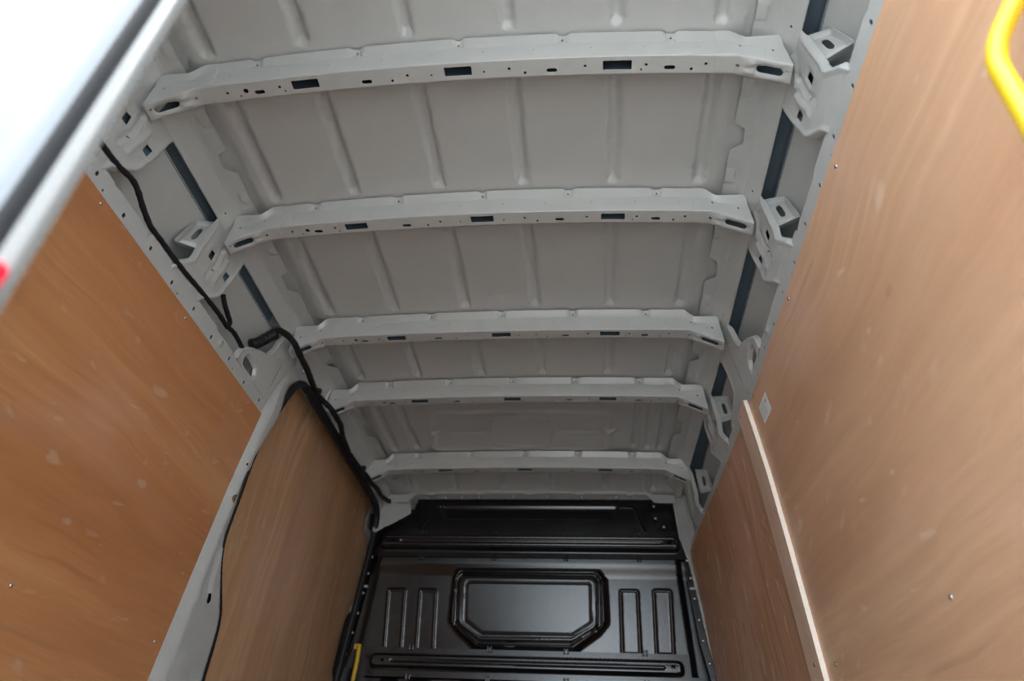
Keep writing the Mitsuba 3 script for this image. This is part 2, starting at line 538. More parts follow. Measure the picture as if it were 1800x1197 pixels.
def bracket(parent, side, b, narrow=0):
    """Small flanged steel plate with a slot that sticks out from the pillar behind it."""
    A = onp(1341, 354.5, 0, .758); B_ = onp(1363.5, 402, 0, .766)
    Cc = onp(1406.5, 382, 0, .815); D = onp(1379.5, 347, 0, .806)
    q = np.array([A, B_, Cc, D])
    q[:, 1] += b - 1.31
    q[:, 0] *= side

    def fn(u, v):
        p = (1 - u)[:, None] * ((1 - v)[:, None] * q[0] + v[:, None] * q[1]) + u[:, None] * ((1 - v)[:, None] * q[3] + v[:, None] * q[2])
        rim = np.minimum.reduce([v, 1 - v, (1 - u) * 1.0])
        n = np.cross(q[1] - q[0], q[3] - q[0])
        n = n / np.linalg.norm(n)
        if n[2] > 0:
            n = -n
        return p + n * (.010 * (1 - sstep(.05, .16, rim)))[:, None] - n * (.016 * (1 - sstep(0, .05, rim)))[:, None]
    poly = sbox(0, 0, 1, 1).difference(shapely.affinity.scale(slot(.5, .5, .46, .24, 90), 1, 1))
    poly = poly.buffer(-.08).buffer(.08).intersection(poly.union(sbox(0, 0, .5, 1)))
    part(parent, 'slotted_bracket', sheet(poly, .05, fn, t=.002, lines=[sbox(k, k, 2, 1 - k).boundary for k in (.05, .1, .16)], ref=(0, b - .4, .6)), 'paint')


def gusset(side, wall, b, with_bracket=True):
    poly = Polygon(arr(G_REAR, b + .024) + arr(G_FRONT, b + .024)[::-1])
    lips = unary_union([LineString(arr(G_REAR, b + .024)), LineString(arr(G_FRONT, b + .024))])
    for d in DIAMOND:
        poly = poly.difference(Polygon(arr(d, b + .024)).buffer(-.0015).buffer(.0015))
    for d in DOTS[:1]:
        poly = poly.difference(circ(d[0] + b + .024, d[1], .003))
    rid = [[tuple(q) for q in spline(arr(r, b + .024), 10)] for r in RIDGE]
    stp = [arr(r, b + .024) for r in STEP]
    f1, f2 = ridge_disp(rid, .006, .0115), ridge_disp(stp, -.006, .010)
    dd = [Polygon(arr(d, b + .024)) for d in DIAMOND]

    def disp(y, z):
        o = f1(y, z) + f2(y, z)
        pts = shapely.points(y, z)
        for k in dd:
            o = o - .004 * (1 - sstep(.003, .007, shapely.distance(k, pts)))
        return o + .010 * sstep(1.30, 1.24, z) * sstep(1.178, 1.2, z)
    lines = [LineString(r).buffer(q).boundary for r in rid for q in (.003, .008, .013)] + [LineString(r).buffer(q).boundary for r in stp for q in (.003, .01)] + [k.buffer(.004).boundary for k in dd]
    k = sheet_side(side, wall, 'pillar_gusset', poly, lines, disp, h=.0045, lips=lips)
    back = Polygon(arr(G_REAR, b + .024) + arr(G_FRONT, b + .024)[::-1]).buffer(-.008)
    part(wall, 'gusset_backing', sheet(back, .015, lambda y, z: np.stack([side * (xs(z, y) + .004 + .02 * sstep(0, .02, shapely.distance(back.boundary, shapely.points(y, z)))), y, z], 1), t=.001), 'hole_shade')  # sheet added behind the gusset so its holes look dark, shade in its colour
    if with_bracket:
        bracket(wall, side, b + .024)
    return k


def pix(l, side, x0, y0, s):
    return [(lambda p: (float(p[1]), float(p[2])))(onside(x0 + a / s, y0 + c / s, side)) for a, c in l]


def big_pillar(side, wall):
    """The wide pillar above the middle bow."""
    rear = [(1.776, 1.428), (1.764, 1.40), (1.754, 1.37), (1.745, 1.335), (1.728, 1.303), (1.695, 1.290), (1.655, 1.272), (1.622, 1.252), (1.598, 1.236), (1.583, 1.215), (1.577, 1.178)]
    if side > 0:
        front = [(1.995, 1.43), (1.953, 1.38), (1.938, 1.33), (1.929, 1.255), (1.974, 1.239), (2.06, 1.212), (2.06, 1.178)]
    else:
        front = [(2.16, 1.43), (2.16, 1.372), (2.0, 1.368), (1.96, 1.352), (1.93, 1.315), (1.905, 1.25), (1.895, 1.178)]
    front = [(a, c) for a, c in front]
    poly = Polygon(rear + front[::-1])
    lr = LineString(rear)
    hole = Polygon([(1.637, 1.226), (1.66, 1.229), (1.700, 1.222), (1.711, 1.203), (1.702, 1.182), (1.655, 1.1815), (1.634, 1.188), (1.628, 1.205)]).buffer(-.006).buffer(.006)
    poly = poly.difference(hole)
    lips = unary_union([lr, LineString(front)]) if side > 0 else lr
    poly = poly.difference(circ(1.80, 1.33, .003)).difference(circ(1.76, 1.20, .003))

    def disp(y, z):
        o = .004 * sstep(.0015, -.0015, (y - np.interp(z, [1.178, 1.43], [1.81, 1.84])))
        e = shapely.distance(hole, shapely.points(y, z))
        return o - .012 * (1 - np.clip(e / .008, 0, 1)) ** 2
    seam = [LineString([(1.81 + o, 1.178), (1.84 + o, 1.43)]) for o in (-.0015, .0015)]
    sheet_side(side, wall, 'pillar_gusset', poly, seam + [hole.buffer(q).boundary for q in (.004, .008)], disp, h=.0055, lips=lips)


def side_rail(side, wall, y0, y1):
    rng = np.random.default_rng(5 if side > 0 else 6)
    top, y = [], y0
    while y < y1 - .05:
        step = .11 + .06 * rng.random()
        hi = 1.184 + .008 * rng.random()
        ye = min(y + step, y1)
        top += [(y, hi), (ye - .02, hi), (ye - .012, hi - .006)]
        y = ye
    poly = Polygon([(y0, 1.085)] + [(a, c + .012 * sstep(1.9, 3.1, a)) for a, c in top] + [(y1, 1.19), (y1, 1.085)]).buffer(0)
    ry = np.arange(y0 + .07, y1 - .03, .115)
    for i, q in enumerate(ry):
        zz = 1.152 if i % 2 else 1.160
        poly = poly.difference(slot(q, zz + .02 * sstep(1.8, 3.2, q), .013, .0085, 90))
        if i % 3 == 1:
            poly = poly.difference(circ(q + .035, 1.145 + .02 * sstep(1.8, 3.2, q), .0032))
    for yy in (1.49,) + ((2.17,) if side > 0 else ()):
        poly = poly.difference(circ(yy, 1.168, .004))
    dim = [(1.49, 1.168), (2.17, 1.19)]

    def disp(y, z):
        o = y * 0
        for a, c in dim:
            o = o + .007 * (1 - sstep(.006, .018, np.hypot((y - a), (z - c) * 1.3)))
        return o
    sheet_side(side, wall, 'side_rail', poly, [circ(a, c, r).boundary for a, c in dim for r in (.008, .014)], disp, base=.002, h=.008, t=.002)
    part(wall, 'rail_backing', sheet(sbox(y0, 1.08, y1, 1.177), .02, lambda y, z: np.stack([side * (xs(z, y) + .022 * sstep(1.178, 1.162, z)), y, z], 1), t=.002), 'hole_shade')  # sheet added behind the rail so its holes look dark, shade in its colour


side_rail(1, 'wall_right', .34, 3.17)
side_rail(-1, 'wall_left', .34, 1.86)
for b in (BOWS[0], BOWS[1], BOWS[3] + .03, BOWS[4] + .03):
    gusset(1, 'wall_right', b)
for b in (BOWS[0], BOWS[1]):
    gusset(-1, 'wall_left', b)
big_pillar(1, 'wall_right')
big_pillar(-1, 'wall_left')


# the outer skin behind the windows, and the cavity above it with its shade put into the colour
def outer(side, wall, y0, y1, y2):
    def lower(y, z):
        return np.stack([side * np.interp(z, [-.6, .5, 1.0, 1.2, 1.30, 1.36, 1.43], [.935, .93, .905, .883, .853, .828, .790]), y, z], 1)
    part(wall, 'outer_skin', sheet(sbox(y0, -.6, y1, 1.43), .05, lower, t=.002), 'paint')

    def upper(y, s):
        pts = np.array([[.790, 1.427], [.800, 1.432], [.808, 1.450], [.800, 1.485], [.765, 1.508], [.715, 1.506]])
        d = np.concatenate([[0], np.cumsum(np.linalg.norm(np.diff(pts, axis=0), axis=1))]) / .13
        return np.stack([side * np.interp(s, d, pts[:, 0]), y, np.interp(s, d, pts[:, 1])], 1)
    part(wall, 'cant_rail_cavity', sheet(sbox(y0, 0, y2, 1), .03, upper, t=.002), 'cavity_shade')


outer(1, 'wall_right', .28, 3.385, 3.385)
outer(-1, 'wall_left', .28, 1.88, 3.385)


# left side ahead of the middle pillar: the header above the sliding door
def header():
    wall = 'wall_left'
    poly = Polygon([(1.90, 1.43), (3.14, 1.43), (3.14, 1.29), (3.11, 1.31), (3.06, 1.345), (2.98, 1.366), (2.0, 1.366), (1.94, 1.34), (1.90, 1.33)])

    def disp(y, z):
        return .006 * sstep(1.405, 1.39, z) + .004 * np.exp(-((y - 2.26) / .012) ** 2) + .004 * np.exp(-((y - 2.86) / .012) ** 2) - .012 * sstep(1.375, 1.366, z) * (y < 3.0)
    sheet_side(-1, wall, 'door_header', poly, [LineString([(1.9, q), (3.2, q)]) for q in (1.405, 1.39, 1.375)], disp, base=.001, h=.008)
    # smooth corner between header and bulkhead
    c = Polygon([(-.752, 1.43), (-.60, 1.43), (-.585, 1.355), (-.64, 1.318), (-.70, 1.272), (-.732, 1.232), (-.745, 1.24)])

    def fn(x, z):
        k = np.clip((-.60 - x) / .17, 0, 1)
        return np.stack([x, 3.135 - .07 * k ** 2 - .03 * sstep(1.30, 1.18, z) * k, z], 1)
    part(wall, 'front_pillar', sheet(c, .007, fn, t=.002, ref=(0, 2.0, .6)), 'paint')


header()


def stiffener(side, wall, b):
    """Upright swage beside a bow end where the side has no window."""
    path = spline([(side * .722, b - .02, 1.462), (side * .735, b - .012, 1.43), (side * .742, b + .01, 1.39), (side * .748, b + .02, 1.372)], 24)
    part(wall, 'bow_stiffener', tube(path, .009, 10), 'paint')


for b in BOWS[3:]:
    stiffener(-1, 'wall_left', b)

# closing panels around the rear opening (outside the picture) so that daylight enters only through it
single('wall_back', cat([rbox(1.80, .10, .19, .01, (0, Y0 - .04, 1.465)), rbox(.10, .10, 1.95, .01, (.86, Y0 - .04, .36)), rbox(.10, .10, 1.95, .01, (-.86, Y0 - .04, .36))]), 'paint',
       'grey frame around the rear door opening', 'door frame', kind='structure', smooth=30)
# ------------------------------------------------------------------ roof bows
HOLES1 = [('rect', 537, 148), ('rect', 805, 125.5), ('rect', 1085, 114.5), ('slot', 457, 162), ('slot', 645, 144), ('slot', 970, 123.5), ('slot', 1177, 118.5),
          ('hole', 400, 164), ('big', 432.5, 160), ('small', 424, 169), ('hole', 491.5, 153), ('small', 502, 160), ('hole', 690, 142), ('hole', 716, 133), ('small', 758.5, 132.5),
          ('small', 851, 126.5), ('hole', 895, 121), ('hole', 923, 128), ('hole', 1028.5, 116), ('small', 1127, 122), ('hole', 1136, 113.5), ('hole', 1215, 121), ('hole', 1241, 112)]


def onbow(px, py, b):
    z = 1.45
    for _ in range(12):
        p = onp(px, py, 2, z)
        z = float(zb(p[0], b))
    return p


BW = .045
PAT = []
for k, px, py in HOLES1:
    p = onbow(px, py, BOWS[0])
    PAT.append((k, float(p[0]), float(np.clip(BW - (p[1] - BOWS[0]), .010, BW - .010))))


def bow_fn(b, drop=0.0, bumps=False, tabs=(), rail=False):
    def fn(x, w):
        ax = np.abs(x)
        bot = zb(np.minimum(ax, .63), b) - .050 * np.clip((ax - .625) / .10, 0, 1.05)
        top = np.where(ax < .61, zr(np.minimum(ax, .61), b) + .006, 1.496 - .032 * sstep(.61, .65, ax))
        s = np.clip((w - BW) / .07, 0, 1)
        wf = np.minimum(w, 0)
        w = np.maximum(w, 0)
        y = np.where(w < BW, b + BW - w - .1 * wf, b - .003 * sstep(0, .6, s) - .011 * np.clip((s - .68) / .32, 0, 1))
        z = bot + s * (top - bot) - wf * (top - bot) / .07
        o = np.zeros_like(x)
        for t in tabs:
            o = o + sstep(.70, .76, s) * (1 - sstep(.010, .0125, np.abs(x - t)))
        y = y + .006 * o
        z = z - drop * (w < BW)
        y = y - drop * (w >= BW)
        if bumps:
            for wc in (.013, .033):
                d = np.hypot((ax - .650) / 1.7, w - wc)
                z = z - .006 * (1 - sstep(.003, .008, d))
        return np.stack([x, y, z], 1)
    return fn


BOW_LABEL = ['grey roof bow with punched underside nearest the rear doors', 'second grey roof bow from the rear doors, between two wide ribbed roof bays',
             'third grey roof bow from the rear, level with the top of the sliding door pillar', 'fourth grey roof bow from the rear, just behind the embossed roof panel',
             'fifth grey roof bow from the rear, just ahead of the embossed roof panel']
TABS = [-.49, -.245, 0, .245, .49]
for i, b in enumerate(BOWS):
    key = thing('roof_bow', BOW_LABEL[i], 'roof beam', 'bows across the roof')
    poly = sbox(-.605, -.066, .605, BW + .07)
    for k, x, w in PAT:
        if abs(x) > .58:
            continue
        poly = poly.difference({'rect': sbox(x - .032, w - .011, x + .032, w + .011), 'slot': slot(x, w, .024, .0095), 'hole': circ(x, w, .0034), 'small': circ(x, w, .0024),
                                'big': circ(x, w, .006)}[k])
    for t in TABS:
        poly = poly.difference(circ(t, BW + .060, .0022))
    for t in (-.55, -.43, -.31, -.18, -.06, .06, .18, .31, .43, .55):
        poly = poly.difference(circ(t, BW + .030, .0015, 2))
    ln = [LineString([(-.7, q), (.7, q)]) for q in (-.003, 0, .003, BW - .003, BW, BW + .003, BW + .045, BW + .049)]
    for t in TABS:
        ln += [LineString([(t + o, BW + .04), (t + o, BW + .07)]) for o in (-.0125, -.010, .010, .0125)]
    m0, inner = sheet(poly, .009, bow_fn(b, tabs=TABS), t=.0015, lines=ln, ref=(0, b - .5, 1.0), split=True)
    part(key, 'crossbar', m0, 'paint')
    inner = [inner, sheet(sbox(-.715, b + .001, .715, b + BW), .03, lambda x, y: np.stack([x, y, np.where(np.abs(x) < .61, zr(x, y) - .002, 1.488 - .032 * sstep(.61, .65, np.abs(x)))], 1), t=0)]
    for side in (-1, 1):
        e = Polygon([(.585, -.06), (.728, -.06), (.735, 0), (.733, BW), (.722, BW + .07), (.585, BW + .07)])
        e = e.difference(slot(.692, .023, .052, .0175)).difference(circ(.641 - .012, .022, .0034)).difference(circ(.7235, .028, .0028))
        e = e.difference(circ(.635, BW + .040, .003)).difference(circ(.685, BW + .032, .0015, 2)).difference(circ(.70, BW + .035, .0028))
        f0 = bow_fn(b, drop=.0015, bumps=True)
        ln = [LineString([(.5, q), (.8, q)]) for q in (BW - .003, BW, BW + .003, BW + .049)] + [slot(.692, .023, .052 + q, .0175 + q).boundary for q in (.006, .012)]
        ln += [LineString([(q, 0), (q, .2)]) for q in (.61, .625, .65)]

        def fe(x, w, f0=f0, side=side):
            v = f0(x, w)
            v[:, 0] *= side
            d = shapely.distance(slot(.692, .023, .052, .0175), shapely.points(x, w))
            v[:, 2] += .003 * (1 - sstep(.001, .006, d)) * (w < BW)
            v[:, 2] += .0
            return v
        m0, i1 = sheet(e, .006, fe, t=.0018, lines=ln, ref=(0, b - .5, 1.0), split=True)
        inner.append(i1)
        part(key, 'end_bracket', m0, 'paint')
    part(key, 'inner_face', cat(inner), 'hole_shade')  # insides of the bow, shade behind the holes put into their colour

# front rail on top of the bulkhead
key = thing('front_roof_rail', 'narrow grey rail across the roof on top of the black bulkhead', 'roof beam')
poly = sbox(-.70, 0, .70, .036)
for t in TABS:
    poly = poly.difference(circ(t, .026, .002))


def rail_fn(x, w):
    ax = np.abs(x)
    k = sstep(.56, .61, ax)
    zt = 1.482 + .006 * (1 - (x / .6) ** 2) - .035 * k
    o = np.zeros_like(x)
    for t in TABS:
        o = o + (1 - sstep(.016, .02, np.abs(x - t)))
    y = YB - .035 + 0 * w + .014 * sstep(.016, .022, w) + .004 * o - .012 * k
    return np.stack([x, y, zt - .036 + w - .004 * o * (w < .014) - .012 * k * (1 - w / .036)], 1)


part(key, 'flange', sheet(poly, .007, rail_fn, t=.0018, lines=[LineString([(-.7, q), (.7, q)]) for q in (.016, .019, .022)], ref=(0, 2, .8)), 'paint')


# ------------------------------------------------------------------ plywood lining
def ply_sheet(name, side, y0, y1, z0, z1, bsdf, label, off=.010, thick=.009, edge=None, surf=None):
    """A plywood board bent to the side of the van, with its sawn edges."""
    poly = sbox(y0, z0, y1, z1) if not isinstance(y0, Polygon) else y0
    key = thing(name, label, 'plywood panel')

    def fn(y, z):
        x = (xs(z, y) - off) if surf is None else surf(y, z)
        return np.stack([side * x, y, z], 1)
    part(key, 'board', sheet(poly, .05, fn, t=thick), bsdf)
    return key


def screw(parent, p, n, r=.0048):
    n = np.asarray(n, float)
    m = lathe([(0, .0028), (r * .45, .0026), (r * .8, .0016), (r, 0), (r, -.001)], p, n, 12)
    part(parent, 'screw', m, 'zinc')


def side_screws(parent, side, pts, off):
    for y, z in pts:
        screw(parent, (side * (xs(z, y) - off), y, z), (-side, 0, -.08))


pr = ply_sheet('plywood_board', 1, .34, 1.852, ZF, 1.128, 'ply_right', 'large plywood board lining the right side, beside the yellow grab handle')
side_screws(pr, 1, [(.44, 1.105), (.897, 1.103), (1.296, 1.110), (1.727, 1.115), (1.133, .357), (1.73, .392), (.5, .36), (1.13, -.3)], .010)
pf_poly = Polygon([(1.856, ZF), (3.13, ZF), (3.13, 1.17), (2.5, 1.149), (1.856, 1.130)])
pf = ply_sheet('plywood_board', 1, pf_poly, 0, 0, 0, 'ply_front', 'smooth reddish plywood board on the right between the jointing strip and the bulkhead')
side_screws(pf, 1, [(2.575, 1.138), (3.09, 1.152), (1.925, .42), (1.94, .05), (2.5, .4)], .010)
pl = ply_sheet('plywood_board', -1, .34, 1.822, ZF, 1.128, 'ply_left', 'orange toned plywood board lining the left side behind the sliding door pillar')
side_screws(pl, -1, [(.915, 1.112), (1.312, 1.112), (1.73, 1.112), (1.235, .382), (1.76, .41), (.6, .38)], .010)
# jointing strip
ks = thing('plywood_joint_strip', 'narrow upright plywood strip with a bright sawn edge covering the joint of the right boards', 'plywood strip')


def strip_fn(y, z):
    return np.stack([(xs(z, y) - .0225), y, z], 1)


part(ks, 'face', sheet(sbox(1.803, ZF, 1.902, 1.145), .03, strip_fn, t=.0005), 'ply_strip')


def strip_edge(u, z):
    return np.stack([xs(z, 1.803) - .0225 + u, 1.8025 + 0 * u, z], 1)


part(ks, 'sawn_edge', sheet(sbox(0, ZF, .0125, 1.145), .006, strip_edge, t=.0005, ref=(.4, -2, .6)), 'ply_edge', label='pale sawn edge showing the veneers')
side_screws(ks, 1, [(1.87, 1.128), (1.89, 1.10), (1.822, .80), (1.81 + .03, .415)], .0225)

# ------------------------------------------------------------------ the sliding door pillar, its seal and the sliding door
def pillar():
    px = [(447, 805), (420, 880), (398, 940), (391, 970), (388, 1000), (387, 1040), (386, 1080), (380, 1110), (354, 1197)]
    right = [(1.925, 1.325), (1.912, 1.25), (1.900, 1.165), (1.892, 1.13)]
    for q in px:
        p = onside(*q, -1, .028)
        right.append((float(p[1]), float(p[2])))
    right += [(right[-1][0] + .06, right[-1][1] - .4), (right[-1][0] + .08, ZF)]
    poly = Polygon([(1.822, ZF), (1.822, 1.11), (1.835, 1.19), (1.85, 1.26)] + right)
    re = LineString(right)
    holes = [onside(412, 877, -1, .028), onside(366, 1052, -1, .028)]
    hp = [shapely.affinity.scale(circ(p[1], p[2], .0115, 6), 1, 1.25) for p in holes]
    for q in hp:
        poly = poly.difference(q)
    sm = onside(434, 816, -1, .028)
    poly = poly.difference(slot(sm[1], sm[2], .009, .005, 90))
    recess = Polygon([(1.846, .55), (1.846, .93), (1.86, .955), (1.885, .93), (1.874, .8), (1.886, .62), (1.90, .57)]).buffer(-.006).buffer(.006)
    panel = Polygon([(1.86, .2), (1.86, .40), (1.875, .425), (1.93, .41), (1.95, .2)])

    def fn(y, z):
        pts = shapely.points(y, z)
        e = y - np.interp(z, [ZF, .3, 1.128, 1.26, 1.33], [1.775, 1.782, 1.822, 1.85, 1.88])
        bend = np.interp(z, [.3, .65, 1.0, 1.128], [.050, .040, .018, .014])
        d = .004 + (.028 - .026 * sstep(1.12, 1.33, z)) * np.clip(e / bend, 0, 1)
        dr_ = shapely.distance(re, pts)
        d = d - .010 * (1 - np.clip(dr_ / .006, 0, 1)) ** 2
        ins = shapely.contains_xy(recess, y, z)
        d = d - .006 * np.where(ins, sstep(0, .006, shapely.distance(recess.boundary, pts)), 0)
        ins = shapely.contains_xy(panel, y, z)
        d = d + .003 * np.where(ins, sstep(0, .006, shapely.distance(panel.boundary, pts)), 0)
        return np.stack([-(xs(z, y) - d), y, z], 1)
    poly2 = Polygon([(1.772, ZF), (1.780, .3), (1.822, 1.128), (1.85, 1.26), (1.88, 1.33)] + right)
    for q in hp:
        poly2 = poly2.difference(q)
    poly2 = poly2.difference(slot(sm[1], sm[2], .009, .005, 90))
    lines = [recess.boundary, recess.buffer(-.006).boundary, re.buffer(.006).boundary, LineString([(1.83, .3), (1.84, 1.128)]), LineString([(1.86, .65), (1.84, 1.0)])]
    part('wall_left', 'door_pillar', sheet(poly2, .009, fn, t=.002, lines=lines), 'paint')
    part('wall_left', 'pillar_backing', sheet(Polygon([(1.824, ZF), (1.824, 1.1)] + [(a - .004, c_) for a, c_ in right if c_ < 1.10]), .05, lambda y, z: np.stack([-(xs(z, y) - .002), y, z], 1), t=.001), 'hole_shade')  # sheet added behind the pillar holes, their shade put into its colour
    return right


PR = pillar()
DOOR = 'door_1'
thing(DOOR, 'closed sliding side door lined with plywood, seen through its black sealed frame', 'sliding door', kind='structure')
# rubber seal around the opening
sp = [(-(xs(z, y) - .018), y + .006, z) for y, z in PR[::-1][1:] if z < 1.12]
sp += [(-.765, 1.900, 1.165), (-.750, 1.914, 1.25), (-.742, 1.936, 1.308), (-.738, 1.975, 1.345), (-.737, 2.06, 1.355), (-.737, 2.5, 1.355), (-.735, 2.9, 1.355), (-.735, 3.02, 1.348),
       (-.738, 3.075, 1.31), (-.744, 3.10, 1.22), (-.758, 3.10, 1.05), (-.775, 3.10, .85), (-.797, 3.10, .6), (-.82, 3.10, .2), (-.85, 3.10, ZF)]
sp = spline(sp, 160)
rad = np.interp(np.arange(160), [0, 70, 90, 130, 159], [.010, .009, .019, .019, .014])
zz = sp[:, 2]
rad = np.where((sp[:, 1] < 1.95), .009, np.where(zz > 1.33, .0175, .0145))
rad = np.convolve(np.pad(rad, 6, mode='edge'), np.ones(13) / 13, 'valid')
part(DOOR, 'rubber_seal', tube(sp, rad, 12), 'rubber')


def door_fn(off):
    return lambda y, z: np.stack([-(np.interp(z, [-.6, .4, .8, 1.2, 1.42, 1.5], [.905, .885, .868, .842, .822, .810]) + off), y, z], 1)


part(DOOR, 'inner_frame', sheet(sbox(1.80, -.6, 3.40, 1.41), .06, door_fn(.012), t=.01), 'paint')
kd = thing('plywood_board', 'light plywood board with upright grain on the sliding door, framed by the black seal', 'plywood panel')
part(kd, 'board', sheet(Polygon([(1.80, -.55), (3.36, -.55), (3.36, 1.46), (1.80, 1.415)]), .05, door_fn(0), t=.009), 'ply_door')
for q in [(532, 721), (645, 958), (598, 845), (497, 1193)]:
    p = onp(*q, 0, -.835)
    screw(kd, (-np.interp(p[2], [-.6, .4, .8, 1.2, 1.42], [.905, .885, .868, .842, .822]), p[1], p[2]), (1, 0, 0), .005)
# outer jambs of the sliding door, with boxes added above to stop light leaking
part('wall_left', 'door_jamb', cat([rbox(.06, .06, 2.0, .01, (-.89, 1.76, .42)), rbox(.10, .06, 2.05, .01, (-.97, 3.30, .42)), rbox(.10, 1.5, .05, .01, (-.80, 2.5, 1.47)), rbox(.05, 1.74, .22, .01, (-.868, 2.53, 1.46))]), 'paint', smooth=30)

# ------------------------------------------------------------------ black bulkhead
BK = 'wall_front'
thing(BK, 'black pressed steel bulkhead across the front of the load space', 'bulkhead', kind='structure')


def rounded(pts, r):
    return Polygon(pts).buffer(-r).buffer(r, quad_segs=6)


def signed(poly, x, z):
    p = shapely.points(x, z)
    d = shapely.distance(poly.boundary, p)
    return np.where(shapely.contains_xy(poly, x, z), d, -d)


TILT = .09      # the middle panel leans forwards at its foot


def bulkhead():
    # upper panel
    out = Polygon([(-.565, 1.445), (.72, 1.445), (.73, 1.16), (-.77, 1.16), (-.77, 1.215), (-.735, 1.232), (-.59, 1.352)])
    rec = rounded([(-.487, 1.408), (.509, 1.408), (.585, 1.20), (-.575, 1.20)], .03)
    win = rounded([(-.46, 1.45), (.46, 1.45), (.40, 1.326), (-.42, 1.326)], .02)

    def fu(x, z):
        a, b_ = signed(rec, x, z), signed(win, x, z)
        h = .010 * sstep(-.001, .010, a) - .014 * sstep(-.002, .012, b_) * (a > 0)
        h = h + .008 * np.exp(-((a - .004) / .004) ** 2)
        return np.stack([x, YB + .02 - h - .10 * np.clip(1.30 - z, 0, 1) * 0, z], 1)
    part(BK, 'upper_panel', sheet(out, .007, fu, t=.0015, lines=[rec.buffer(o).boundary for o in (.004, .001, -.004, -.010)] + [win.buffer(o).boundary for o in (.002, -.005, -.012)], ref=(0, 1, .8)), 'black_steel')

    # middle panel
    out = Polygon([(-.765, 1.20), (.74, 1.20), (.757, .98), (.775, .785), (.80, .62), (.80, .60), (-.82, .60), (-.79, .75), (-.77, .98)])
    o2 = rounded([(-.345, 1.10), (.335, 1.10), (.365, 1.05), (.368, .865), (.325, .815), (.215, .740), (-.222, .740), (-.315, .812), (-.358, .862), (-.350, 1.05)], .02)
    o1 = rounded([(-.322, 1.078), (.315, 1.080), (.340, 1.05), (.338, .850), (.20, .765), (-.212, .762), (-.336, .848), (-.338, 1.04)], .03)
    o15 = rounded([(-.297, 1.062), (.297, 1.064), (.320, 1.04), (.311, .848), (.204, .786), (-.205, .783), (-.309, .850), (-.318, 1.035)], .03)
    o3 = rounded([(-.282, 1.028), (.288, 1.032), (.288, .866), (.204, .815), (-.200, .813), (-.276, .864)], .012)
    rects = [rounded(l, .008) for l in ([(-.654, .996), (-.576, .996), (-.563, .738), (-.640, .738)], [(-.503, .996), (-.428, .996), (-.417, .738), (-.494, .738)],
                                        [(.424, 1.007), (.500, 1.007), (.497, .742), (.420, .742)], [(.572, 1.009), (.647, 1.009), (.638, .745), (.566, .745)])]
    side_step = [LineString([(-.715, 1.16), (-.775, .6)]), LineString([(.690, 1.16), (.725, .6)])]
    lines = [o2.buffer(o).boundary for o in (.003, -.006, -.014, -.022)] + [o1.buffer(o).boundary for o in (.001, -.007)] + [o15.buffer(o).boundary for o in (.007, -.001, -.02)] + [o3.buffer(o).boundary for o in (.0045, .001, -.001, -.0045)]
    for r in rects:
        lines += [r.buffer(o).boundary for o in (-.007, -.002, .002, .007)]
    for s in side_step:
        lines += [s, s.parallel_offset(.012, 'left'), s.parallel_offset(.012, 'right')]
    lines += [LineString([(-.8, q), (.8, q)]) for q in (1.115, 1.10, 1.085, 1.07)]

    def fm(x, z):
        h = -.016 * sstep(1.12, 1.06, z) + TILT * (z - 1.2)
        s2, s1, s15, s3 = signed(o2, x, z), signed(o1, x, z), signed(o15, x, z), signed(o3, x, z)
        h = h + .020 * sstep(-.003, .022, s2) * sstep(1.13, 1.05, z) + .004 * sstep(-.003, .022, s2)
        h = h - .013 * sstep(-.001, .007, s1) + .013 * sstep(-.007, .001, s15)
        h = h - .004 * (1 - sstep(.001, .0045, np.abs(s3)))
        h = h + .03 * sstep(0, .02, s15) * (z - .92)      # the inner field leans so that it faces the rear doors and slightly down
        for r in rects:
            q = signed(r, x, z)
            h = h + .005 * (1 - sstep(.002, .007, np.abs(q)))
        lft = x - np.interp(z, [.6, 1.16], [-.775, -.715])
        rgt = np.interp(z, [.6, 1.16], [.725, .690]) - x
        h = h - .016 * (1 - sstep(-.012, .012, np.minimum(lft, rgt)))
        return np.stack([x, YB - h, z], 1)
    part(BK, 'middle_panel', sheet(out, .0055, fm, t=.0015, lines=lines, ref=(0, 1, .8)), 'black_steel')

    # lower panel
    out = Polygon([(-.82, .66), (.80, .66), (.86, ZF), (-.88, ZF)])
    lr = [rounded([(a, .607), (a + .076, .607), (a + .085, .35), (a + .008, .35)], .008) for a in (-.635, -.49, -.28, -.09, .10, .29, .43, .575)]

    def fl(x, z):
        h = x * 0
        for r in lr:
            q = signed(r, x, z)
            h = h + .005 * (1 - sstep(.002, .010, np.abs(q)))
        return np.stack([x, YB + TILT * .54 + .016 - h, z], 1)
    part(BK, 'lower_panel', sheet(out, .008, fl, t=.0015, lines=[r.buffer(q).boundary for r in lr for q in (-.010, -.002, .002, .010)], ref=(0, 1, .8)), 'black_steel')

